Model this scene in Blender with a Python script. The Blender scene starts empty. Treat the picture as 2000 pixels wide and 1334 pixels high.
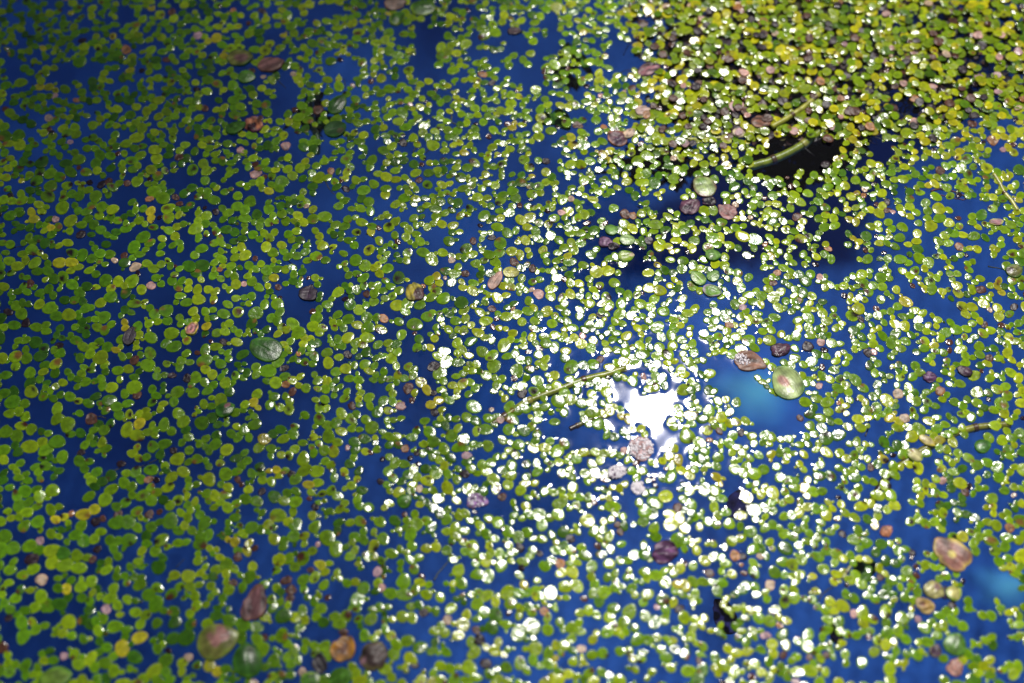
import bpy, math, random, time
import numpy as np
from mathutils import Vector, Matrix

# ------------------------------------------------------------------ camera, sky, sun, exposure
SC = bpy.context.scene
COL = SC.collection
R = math.radians
W, H = 2000.0, 1334.0                       # the photograph's pixels, used as a ruler only
PITCH, DIST, LENS = 62.0, 0.565, 50.0
FPX = LENS / 36.0 * W
cth, sth = math.cos(R(PITCH)), math.sin(R(PITCH))
CAM = np.array([0.0, -DIST * cth, DIST * sth])
FWD = np.array([0.0, cth, -sth]); UP = np.array([0.0, sth, cth]); RT = np.array([1.0, 0, 0])

def ray(px, py):
    d = FWD + RT * ((px - W / 2) / FPX) - UP * ((py - H / 2) / FPX)
    return d / np.linalg.norm(d)
def G(px, py, z=0.0):                       # a point of the photograph as a point on the level z
    d = ray(px, py); t = (z - CAM[2]) / d[2]
    return CAM + d * t
def P(x, y, z=0.0):                         # and back
    v = np.array([x, y, z]) - CAM; dz = v @ FWD
    return W / 2 + FPX * (v @ RT) / dz, H / 2 - FPX * (v @ UP) / dz
def mpp(px, py):                            # metres per photograph pixel at that point of the water
    v = G(px, py) - CAM
    return (v @ FWD) / FPX

cd = bpy.data.cameras.new('camera'); cam = bpy.data.objects.new('camera', cd); COL.objects.link(cam)
cam.location = CAM; cam.rotation_euler = (R(90 - PITCH), 0, 0)
cd.lens = LENS; cd.sensor_width = 36; cd.clip_start = 0.01; cd.clip_end = 100
cd.dof.use_dof = True; cd.dof.aperture_fstop = 4.2
cd.dof.focus_distance = float((G(1000, 560) - CAM) @ FWD)
SC.camera = cam

gl = ray(1275, 800)                         # where the sun mirrors in the water
SUN = np.array([gl[0], gl[1], -gl[2]])
EL = math.asin(SUN[2]); AZ = math.atan2(SUN[0], SUN[1])
wd = bpy.data.worlds.new('World'); SC.world = wd; wd.use_nodes = True
nt = wd.node_tree; bg = nt.nodes['Background']
sky = nt.nodes.new('ShaderNodeTexSky'); sky.sky_type = 'NISHITA'; sky.sun_disc = False
sky.sun_elevation = EL; sky.sun_rotation = AZ
nt.links.new(sky.outputs[0], bg.inputs[0]); bg.inputs[1].default_value = 0.055
sl = bpy.data.lights.new('sun', 'SUN'); sun = bpy.data.objects.new('sun', sl); COL.objects.link(sun)
sl.energy = 5.0; sl.angle = R(0.53); sl.color = (1.0, 0.96, 0.9)
sun.rotation_euler = Vector((-SUN[0], -SUN[1], -SUN[2])).to_track_quat('-Z', 'Y').to_euler()
vs = SC.view_settings
vs.view_transform = 'Standard'; vs.look = 'None'; vs.gamma = 1.0; vs.exposure = -0.3
try: vs.use_curve_mapping = False
except Exception: pass
SC.cycles.use_denoising = True
SC.cycles.max_bounces = 6; SC.cycles.transparent_max_bounces = 12
SC.cycles.sample_clamp_indirect = 3.0

rng = np.random.default_rng(11)
random.seed(5)
U = rng.uniform

# ------------------------------------------------------------------ materials
def nodes(name):
    m = bpy.data.materials.new(name); m.use_nodes = True
    n = m.node_tree.nodes; l = m.node_tree.links
    return m, n, l, n['Principled BSDF'], n['Material Output']

def plant_material(name, rough=0.22, bump=0.5, fine=1800.0, coarse=500.0, tint=0.25, dist=0.0003, trans=0.18, spec=0.5, fmix=0.45):
    m, n, l, b, out = nodes(name)
    at = n.new('ShaderNodeVertexColor'); at.layer_name = 'Col'
    geo = n.new('ShaderNodeNewGeometry')
    n1 = n.new('ShaderNodeTexNoise'); n1.inputs['Scale'].default_value = coarse; n1.inputs['Detail'].default_value = 3
    n2 = n.new('ShaderNodeTexNoise'); n2.inputs['Scale'].default_value = fine; n2.inputs['Detail'].default_value = 2
    l.new(geo.outputs['Position'], n1.inputs['Vector']); l.new(geo.outputs['Position'], n2.inputs['Vector'])
    mp = n.new('ShaderNodeMapRange'); mp.inputs[1].default_value = 0.3; mp.inputs[2].default_value = 0.7
    mp.inputs[3].default_value = 1 - tint; mp.inputs[4].default_value = 1 + tint
    l.new(n1.outputs['Fac'], mp.inputs[0])
    mul = n.new('ShaderNodeVectorMath'); mul.operation = 'SCALE'
    l.new(at.outputs['Color'], mul.inputs[0]); l.new(mp.outputs[0], mul.inputs['Scale'])
    l.new(mul.outputs[0], b.inputs['Base Color'])
    add = n.new('ShaderNodeMath'); add.operation = 'ADD'
    l.new(n1.outputs['Fac'], add.inputs[0])
    sc = n.new('ShaderNodeMath'); sc.operation = 'MULTIPLY'; sc.inputs[1].default_value = fmix
    l.new(n2.outputs['Fac'], sc.inputs[0]); l.new(sc.outputs[0], add.inputs[1])
    bp = n.new('ShaderNodeBump'); bp.inputs['Strength'].default_value = bump; bp.inputs['Distance'].default_value = dist
    l.new(add.outputs[0], bp.inputs['Height']); l.new(bp.outputs[0], b.inputs['Normal'])
    b.inputs['Roughness'].default_value = rough
    b.inputs['Specular IOR Level'].default_value = spec
    tr = n.new('ShaderNodeBsdfTranslucent'); l.new(mul.outputs[0], tr.inputs[0])
    mx = n.new('ShaderNodeMixShader'); mx.inputs[0].default_value = trans
    l.new(b.outputs[0], mx.inputs[1]); l.new(tr.outputs[0], mx.inputs[2]); l.new(mx.outputs[0], out.inputs[0])
    return m, n, l, b, bp, add, mul

M_FROND = plant_material('frond', rough=0.15, bump=0.34, spec=0.34, coarse=560, fmix=0.2)[0]
M_DEAD = plant_material('withered_frond', rough=0.35, bump=0.45, tint=0.5, coarse=500, spec=0.25)[0]

def leaf_material(name, freq=64.0, vein=0.03, rough=0.26, bump=0.35, spec=0.22):
    m, n, l, b, bp, add, mul = plant_material(name, rough=rough, bump=bump, coarse=320, fine=1500, tint=0.3, trans=0.08, spec=spec)
    uv = n.new('ShaderNodeUVMap'); uv.uv_map = 'vein'
    sp = n.new('ShaderNodeSeparateXYZ'); l.new(uv.outputs[0], sp.inputs[0])
    ml = n.new('ShaderNodeMath'); ml.operation = 'MULTIPLY'; ml.inputs[1].default_value = freq; l.new(sp.outputs[0], ml.inputs[0])
    si = n.new('ShaderNodeMath'); si.operation = 'SINE'; l.new(ml.outputs[0], si.inputs[0])
    sc = n.new('ShaderNodeMath'); sc.operation = 'MULTIPLY'; sc.inputs[1].default_value = vein; l.new(si.outputs[0], sc.inputs[0])
    a2 = n.new('ShaderNodeMath'); a2.operation = 'ADD'; l.new(add.outputs[0], a2.inputs[0]); l.new(sc.outputs[0], a2.inputs[1])
    l.new(a2.outputs[0], bp.inputs['Height'])
    vm = n.new('ShaderNodeMapRange'); vm.inputs[1].default_value = -1; vm.inputs[2].default_value = 1; vm.inputs[3].default_value = .9; vm.inputs[4].default_value = 1.06
    l.new(si.outputs[0], vm.inputs[0]); m2 = n.new('ShaderNodeVectorMath'); m2.operation = 'SCALE'
    l.new(mul.outputs[0], m2.inputs[0]); l.new(vm.outputs[0], m2.inputs['Scale']); l.new(m2.outputs[0], b.inputs['Base Color'])
    return m
M_LEAF = leaf_material('floating_leaf')
M_ROT = leaf_material('decayed_leaf', freq=30, vein=0.012, rough=0.4, bump=0.5, spec=0.28)
M_SUNK = plant_material('submerged_leaf', rough=0.7, bump=0.3, trans=0.0, spec=0.03)[0]
M_STEM = plant_material('stem', rough=0.3, bump=0.3, trans=0.0)[0]
M_ROOT = plant_material('root', rough=0.45, bump=0.4, trans=0.0)[0]

m, n, l, b, out = nodes('pond_water')
n.remove(b)
fr = n.new('ShaderNodeFresnel'); fr.inputs['IOR'].default_value = 1.33
tr = n.new('ShaderNodeBsdfTransparent'); tr.inputs[0].default_value = (0.93, 0.97, 1.0, 1)
go = n.new('ShaderNodeBsdfGlossy'); go.inputs['Roughness'].default_value = 0.032
mx = n.new('ShaderNodeMixShader'); l.new(fr.outputs[0], mx.inputs[0]); l.new(tr.outputs[0], mx.inputs[1]); l.new(go.outputs[0], mx.inputs[2])
l.new(mx.outputs[0], out.inputs[0]); M_WATER = m

m, n, l, b, out = nodes('blue_pond_liner')
geo = n.new('ShaderNodeNewGeometry'); nz = n.new('ShaderNodeTexNoise'); nz.inputs['Scale'].default_value = 14; nz.inputs['Detail'].default_value = 5
l.new(geo.outputs['Position'], nz.inputs['Vector'])
cr = n.new('ShaderNodeValToRGB'); l.new(nz.outputs['Fac'], cr.inputs[0])
cr.color_ramp.elements[0].position = 0.3; cr.color_ramp.elements[0].color = (0.016, 0.078, 0.33, 1)
cr.color_ramp.elements[1].position = 0.75; cr.color_ramp.elements[1].color = (0.022, 0.098, 0.38, 1)
l.new(cr.outputs[0], b.inputs['Base Color']); b.inputs['Roughness'].default_value = 0.8
b.inputs['Specular IOR Level'].default_value = 0.1
M_BED = m

m, n, l, b, out = nodes('water_bead')
b.inputs['Base Color'].default_value = (0.8, 0.74, 0.76, 1); b.inputs['Roughness'].default_value = 0.1
b.inputs['Transmission Weight'].default_value = 0.0; b.inputs['IOR'].default_value = 1.33
M_BEAD = m

# ------------------------------------------------------------------ mesh helpers
def mesh_np(name, V, faces_loops, loop_tot, col, mat, uv=None):
    me = bpy.data.meshes.new(name)
    me.vertices.add(len(V)); me.vertices.foreach_set('co', np.asarray(V, np.float32).ravel())
    me.loops.add(len(faces_loops)); me.loops.foreach_set('vertex_index', np.asarray(faces_loops, np.int32))
    nf = len(loop_tot); me.polygons.add(nf)
    ls = np.concatenate([[0], np.cumsum(loop_tot)[:-1]]).astype(np.int32)
    me.polygons.foreach_set('loop_start', ls)
    me.polygons.foreach_set('loop_total', np.asarray(loop_tot, np.int32))
    me.polygons.foreach_set('use_smooth', np.ones(nf, bool))
    if col is not None:
        ca = me.color_attributes.new('Col', 'FLOAT_COLOR', 'POINT')
        c4 = np.ones((len(V), 4), np.float32); c4[:, :3] = np.clip(col, 0, 1); ca.data.foreach_set('color', c4.ravel())
    if uv is not None:
        ul = me.uv_layers.new(name='vein')
        ul.data.foreach_set('uv', np.asarray(uv, np.float32)[np.asarray(faces_loops)].ravel())
    me.materials.append(mat); me.update(calc_edges=True)
    return me

def link(name, me, parent=None, loc=None):
    o = bpy.data.objects.new(name, me); COL.objects.link(o)
    if parent is not None: o.parent = parent
    if loc is not None: o.location = loc
    return o
def empty(name, loc):
    o = bpy.data.objects.new(name, None); COL.objects.link(o); o.location = loc
    o.empty_display_size = 0.003
    return o
def tag(o, label=None, cat=None, group=None, kind=None):
    if label: o['label'] = label
    if cat: o['category'] = cat
    if group: o['group'] = group
    if kind: o['kind'] = kind
    return o

# disc-topology templates: centre + rings
def disc_topology(S, NR):
    loops, tot = [], []
    for j in range(S):
        loops += [0, 1 + j, 1 + (j + 1) % S]; tot.append(3)
    for r in range(NR - 1):
        a = 1 + r * S; b_ = a + S
        for j in range(S):
            k = (j + 1) % S
            loops += [a + j, b_ + j, b_ + k, a + k]; tot.append(4)
    return np.array(loops), np.array(tot)

FS = 13
F_RHO = np.array([0.5, 0.90, 0.982, 1.0]); F_NR = len(F_RHO)
F_L, F_T = disc_topology(FS, F_NR)
TH = np.arange(FS) * 2 * np.pi / FS

def frond_geo(a, b_, col, spot=None, thick=1.0, crumple=0.0):
    """a blunt egg-shaped pad about the origin, lying along x; returns vertices and colours"""
    p1, p2 = U(0, 6.28, 2)
    out = 1 + 0.035 * np.cos(2 * TH + p1) + 0.03 * np.cos(3 * TH + p2) + U(-1, 1, FS) * (.11 if crumple else .015)
    if U() < 0.16: out *= 1 - U(.08, .3) * np.exp(-((((TH - U(0, 6.28)) + np.pi) % (2 * np.pi) - np.pi) / .35) ** 2)   # a nick
    u = np.cos(TH) * out; v = np.sin(TH) * out * (1 - 0.16 * np.cos(TH) * U(.2, 1.2))
    dome = U(-0.05, 0.035) * b_ * thick; keel = U(0, 0.03) * b_
    top = 0.00014 * thick; wav = U(0, .03)
    V = [(0, 0, top + dome + keel)]
    for i, r in enumerate(F_RHO):
        if i < 2:
            z = top + dome * (1 - r ** 2.4) + keel * np.exp(-(v * r / .35) ** 2) * (1 - r)
            z = z + U(-1, 1, FS) * (0.000014 + crumple * b_) * (1 if i < 1 else .6) + wav * b_ * np.sin(2.2 * u * r + p1) * np.sin(2.6 * v * r + p2)
        elif i == 2: z = top - .00003 + U(-1, 1, FS) * (.000012 + crumple * b_ * .5) + wav * b_ * np.sin(2.2 * u * r + p1) * np.sin(2.6 * v * r + p2)
        else: z = np.full(FS, -0.00022)
        V += list(zip(a * u * r, b_ * v * r, z * np.ones(FS)))
    V = np.array(V)
    C = np.tile(np.asarray(col, float), (len(V), 1))
    C *= U(.93, 1.07, (len(V), 1)); C[0] *= .86; C[1:1 + FS] *= U(.85, 1.1, (FS, 1)); C[1 + FS:] *= (1.16, 1.1, 1)
    if spot is not None:
        sx, sy, sr, sc = spot
        d = np.hypot(V[:, 0] / a - sx, V[:, 1] / b_ - sy)
        w = np.clip((sr - d) / .22 + .5, 0, 1)[:, None]
        C = C * (1 - w) + np.asarray(sc) * w
    return V, C

def rotz(V, ang):
    c, s = math.cos(ang), math.sin(ang)
    o = V.copy(); o[:, 0] = c * V[:, 0] - s * V[:, 1]; o[:, 1] = s * V[:, 0] + c * V[:, 1]
    return o
def tilt(V, tx, ty):
    o = V.copy(); o[:, 2] += V[:, 0] * tx + V[:, 1] * ty
    return o

# ------------------------------------------------------------------ where the water lies open (gaps in the mat)
GAPS = [
 [(95,150),(110,122),(165,132),(200,110),(215,140),(160,163),(105,165)],
 [(530,150),(560,140),(592,165),(582,215),(545,238),(512,215),(545,195),(535,170)],
 [(500,60),(535,50),(545,75),(520,85)], [(610,10),(660,5),(680,25),(640,40),(615,30)],
 [(662,125),(690,108),(702,130),(697,165),(672,182),(658,150)],
 [(808,60),(845,42),(862,85),(852,130),(870,152),(845,168),(820,142),(806,115)],
 [(900,75),(940,82),(975,58),(1000,42),(1042,50),(1032,90),(1082,100),(1062,150),(1000,168),(960,132),(935,115),(903,122)],
 [(1055,30),(1085,8),(1102,40),(1092,80),(1060,112),(1050,160),(1030,188),(1000,170),(1000,112),(1060,75)],
 [(1148,75),(1185,52),(1228,52),(1248,95),(1242,120),(1252,135),(1215,162),(1198,140),(1193,112),(1162,95)],
 [(1107,160),(1140,165),(1150,185),(1115,182)], [(1040,270),(1075,285),(1120,310),(1080,318),(1045,300)],
 [(1118,388),(1180,382),(1240,386),(1310,376),(1350,390),(1332,413),(1290,402),(1250,408),(1190,400),(1140,403)],
 [(1170,425),(1200,408),(1218,428),(1200,442)],
 [(1235,478),(1280,478),(1308,488),(1312,508),(1265,517),(1247,545),(1240,578),(1208,562),(1200,530),(1238,505)],
 [(1412,470),(1480,462),(1492,510),(1502,560),(1470,578),(1440,556),(1425,520)],
 [(1600,445),(1640,428),(1682,433),(1692,460),(1682,480),(1702,502),(1660,503),(1635,492),(1618,472),(1602,470)],
 [(1462,300),(1500,262),(1540,268),(1600,262),(1640,290),(1625,318),(1605,332),(1615,368),(1570,374),(1545,348),(1500,348),(1472,334)],
 [(1700,260),(1730,238),(1758,255),(1748,290),(1722,328),(1703,300)],
 [(1690,185),(1720,168),(1760,178),(1792,208),(1802,228),(1780,228),(1740,202),(1710,197)],
 [(1880,98),(1932,118),(1955,142),(1920,152),(1888,125)],
 [(1825,378),(1870,388),(1905,382),(1915,400),(1897,432),(1850,412)],
 [(1898,460),(1940,462),(1962,480),(1968,502),(1948,512),(1957,542),(1935,565),(1912,547),(1918,512),(1893,490)],
 [(1632,490),(1667,500),(1672,520),(1652,562),(1637,603),(1618,612),(1607,580),(1622,540)],
 [(1772,560),(1797,545),(1792,580),(1830,590),(1862,602),(1882,627),(1850,632),(1820,607),(1783,602)],
 [(1762,690),(1800,683),(1842,690),(1852,710),(1832,742),(1800,772),(1783,760),(1788,730),(1758,715)],
 [(1385,688),(1428,698),(1434,730),(1472,738),(1492,758),(1502,778),(1543,783),(1555,822),(1522,855),(1488,843),(1468,803),(1428,775),(1393,758),(1387,720)],
 [(1198,750),(1242,746),(1238,770),(1242,806),(1228,814),(1210,790)],
 [(1260,775),(1300,763),(1318,748),(1325,785),(1308,808),(1294,832),(1284,860),(1266,852),(1274,826),(1256,802),(1246,795)],
 [(1268,843),(1300,838),(1338,856),(1338,871),(1302,870),(1303,898),(1286,898),(1283,870),(1260,863)],
 [(1218,713),(1247,708),(1242,727),(1220,732)], [(1248,716),(1274,723),(1270,738),(1250,732)], [(1298,733),(1328,738),(1313,758)],
 [(1363,743),(1388,748),(1382,768),(1364,764)], [(1348,828),(1373,836),(1366,853)], [(1110,690),(1128,686),(1122,702)], [(1195,690),(1212,700),(1200,712)],
 [(1092,808),(1130,798),(1152,840),(1182,860),(1172,888),(1120,882),(1088,850)],
 [(1183,943),(1237,938),(1232,970),(1254,1002),(1215,1013),(1193,975)],
 [(1208,1028),(1252,1022),(1262,1060),(1242,1084),(1213,1067)],
 [(1373,1148),(1400,1162),(1427,1200),(1444,1242),(1440,1262),(1390,1262),(1358,1240),(1380,1215),(1368,1180)],
 [(1410,960),(1450,955),(1462,985),(1440,1010),(1412,990)],
 [(1152,1260),(1190,1238),(1228,1270),(1244,1302),(1180,1313),(1153,1290)],
 [(1078,1195),(1115,1168),(1133,1180),(1100,1222)], [(1130,1040),(1165,1050),(1160,1075),(1135,1068)],
 [(1712,1003),(1770,998),(1832,998),(1845,1030),(1818,1052),(1802,1092),(1770,1072),(1738,1042)],
 [(1888,1092),(1922,1073),(1953,1110),(1993,1138),(1999,1182),(1962,1192),(1947,1232),(1900,1243),(1876,1205),(1893,1150)],
 [(1618,1268),(1660,1248),(1722,1258),(1744,1300),(1720,1345),(1625,1340)],
 [(1768,1300),(1800,1278),(1834,1308),(1836,1345),(1768,1345)], [(1943,1260),(1990,1243),(2005,1290),(1960,1293)],
 [(1590,1140),(1630,1135),(1640,1165),(1600,1185)], [(1545,1195),(1590,1200),(1620,1225),(1590,1240),(1555,1225)],
 [(638,1080),(680,1083),(703,1120),(693,1150),(703,1182),(665,1198),(638,1182),(653,1140),(658,1110)],
 [(838,1090),(872,1078),(873,1110),(850,1144),(832,1120)], [(503,1030),(532,1040),(538,1080),(527,1122),(503,1142),(498,1080)],
 [(880,1255),(920,1260),(915,1290),(885,1285)], [(745,1120),(775,1140),(770,1165),(745,1150)],
 [(0,1200),(25,1240),(60,1258),(97,1230),(77,1283),(30,1293),(0,1272)], [(300,1090),(345,1095),(370,1085),(375,1110),(340,1120)],
 [(43,790),(85,778),(103,810),(87,838),(53,822)], [(113,900),(140,893),(162,920),(168,960),(152,1003),(123,993),(118,950)],
 [(213,828),(237,833),(243,880),(227,928),(205,918),(210,870)], [(348,763),(372,757),(384,800),(367,834),(348,800)],
 [(298,560),(328,553),(333,590),(320,613),(298,603)], [(500,798),(537,793),(549,815),(537,843),(503,853)],
 [(768,678),(800,688),(830,683),(853,700),(822,723),(785,714)], [(788,778),(832,788),(853,800),(817,832),(802,853),(778,832)],
 [(708,888),(742,878),(747,930),(737,960),(748,1003),(713,988),(703,930)], [(935,758),(962,768),(968,800),(938,812)],
 [(888,418),(927,423),(938,450),(922,478),(893,473),(900,445)], [(838,450),(868,448),(874,480),(846,490)],
 [(798,488),(827,488),(838,520),(838,548),(803,553),(793,520)], [(613,523),(640,513),(683,530),(672,558),(633,553)],
 [(543,568),(580,558),(592,590),(613,610),(603,643),(573,622),(558,600)], [(610,358),(650,363),(658,395),(642,413),(613,397)],
 [(720,368),(748,375),(752,415),(728,422)], [(218,358),(267,363),(264,387),(235,403),(220,387)],
 [(322,338),(370,333),(388,360),(350,373),(328,367)], [(213,470),(240,448),(264,460),(257,487),(223,493)],
 [(353,455),(383,452),(390,495),(362,500)], [(700,90),(730,85),(735,120),(712,130)], [(395,190),(425,185),(430,215),(402,220)],
 [(20,130),(60,140),(75,165),(30,160)], [(230,20),(262,15),(268,45),(238,50)], [(470,740),(500,735),(505,775),(478,780)],
 [(620,270),(650,285),(640,310),(618,300)], [(985,690),(1010,700),(1005,735),(983,730)], [(1000,300),(1030,320),(1010,345),(990,330)],
 [(690,300),(712,310),(712,345),(690,340)], [(1020,1100),(1060,1095),(1065,1120),(1030,1135)], [(950,985),(1000,960),(1010,1000),(960,1020)],
 [(1660,690),(1690,700),(1685,730),(1660,725)], [(1690,815),(1730,820),(1735,850),(1700,845)], [(1735,935),(1770,925),(1785,960),(1750,985)],
 [(1880,820),(1920,825),(1925,860),(1890,858)], [(1930,300),(1965,290),(1975,320),(1945,335)], [(1800,460),(1830,470),(1825,500),(1800,495)],
]
# ------------------------------------------------------------------ hand-placed leaves: (px, py, half length, half width, direction, ...)
GREEN = (0.055, 0.15, 0.012); DGREEN = (0.025, 0.085, 0.01); PALE = (0.34, 0.42, 0.16); LIME = (0.22, 0.32, 0.02)
PINK = (0.36, 0.17, 0.13); BROWN = (0.17, 0.075, 0.045); RUST = (0.30, 0.11, 0.05); PURP = (0.055, 0.02, 0.045)
BLACK = (0.012, 0.008, 0.014); YEL = (0.45, 0.36, 0.03); ORA = (0.42, 0.2, 0.02); OLIVE = (0.13, 0.13, 0.03); CREAM = (0.5, 0.4, 0.24)
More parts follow.
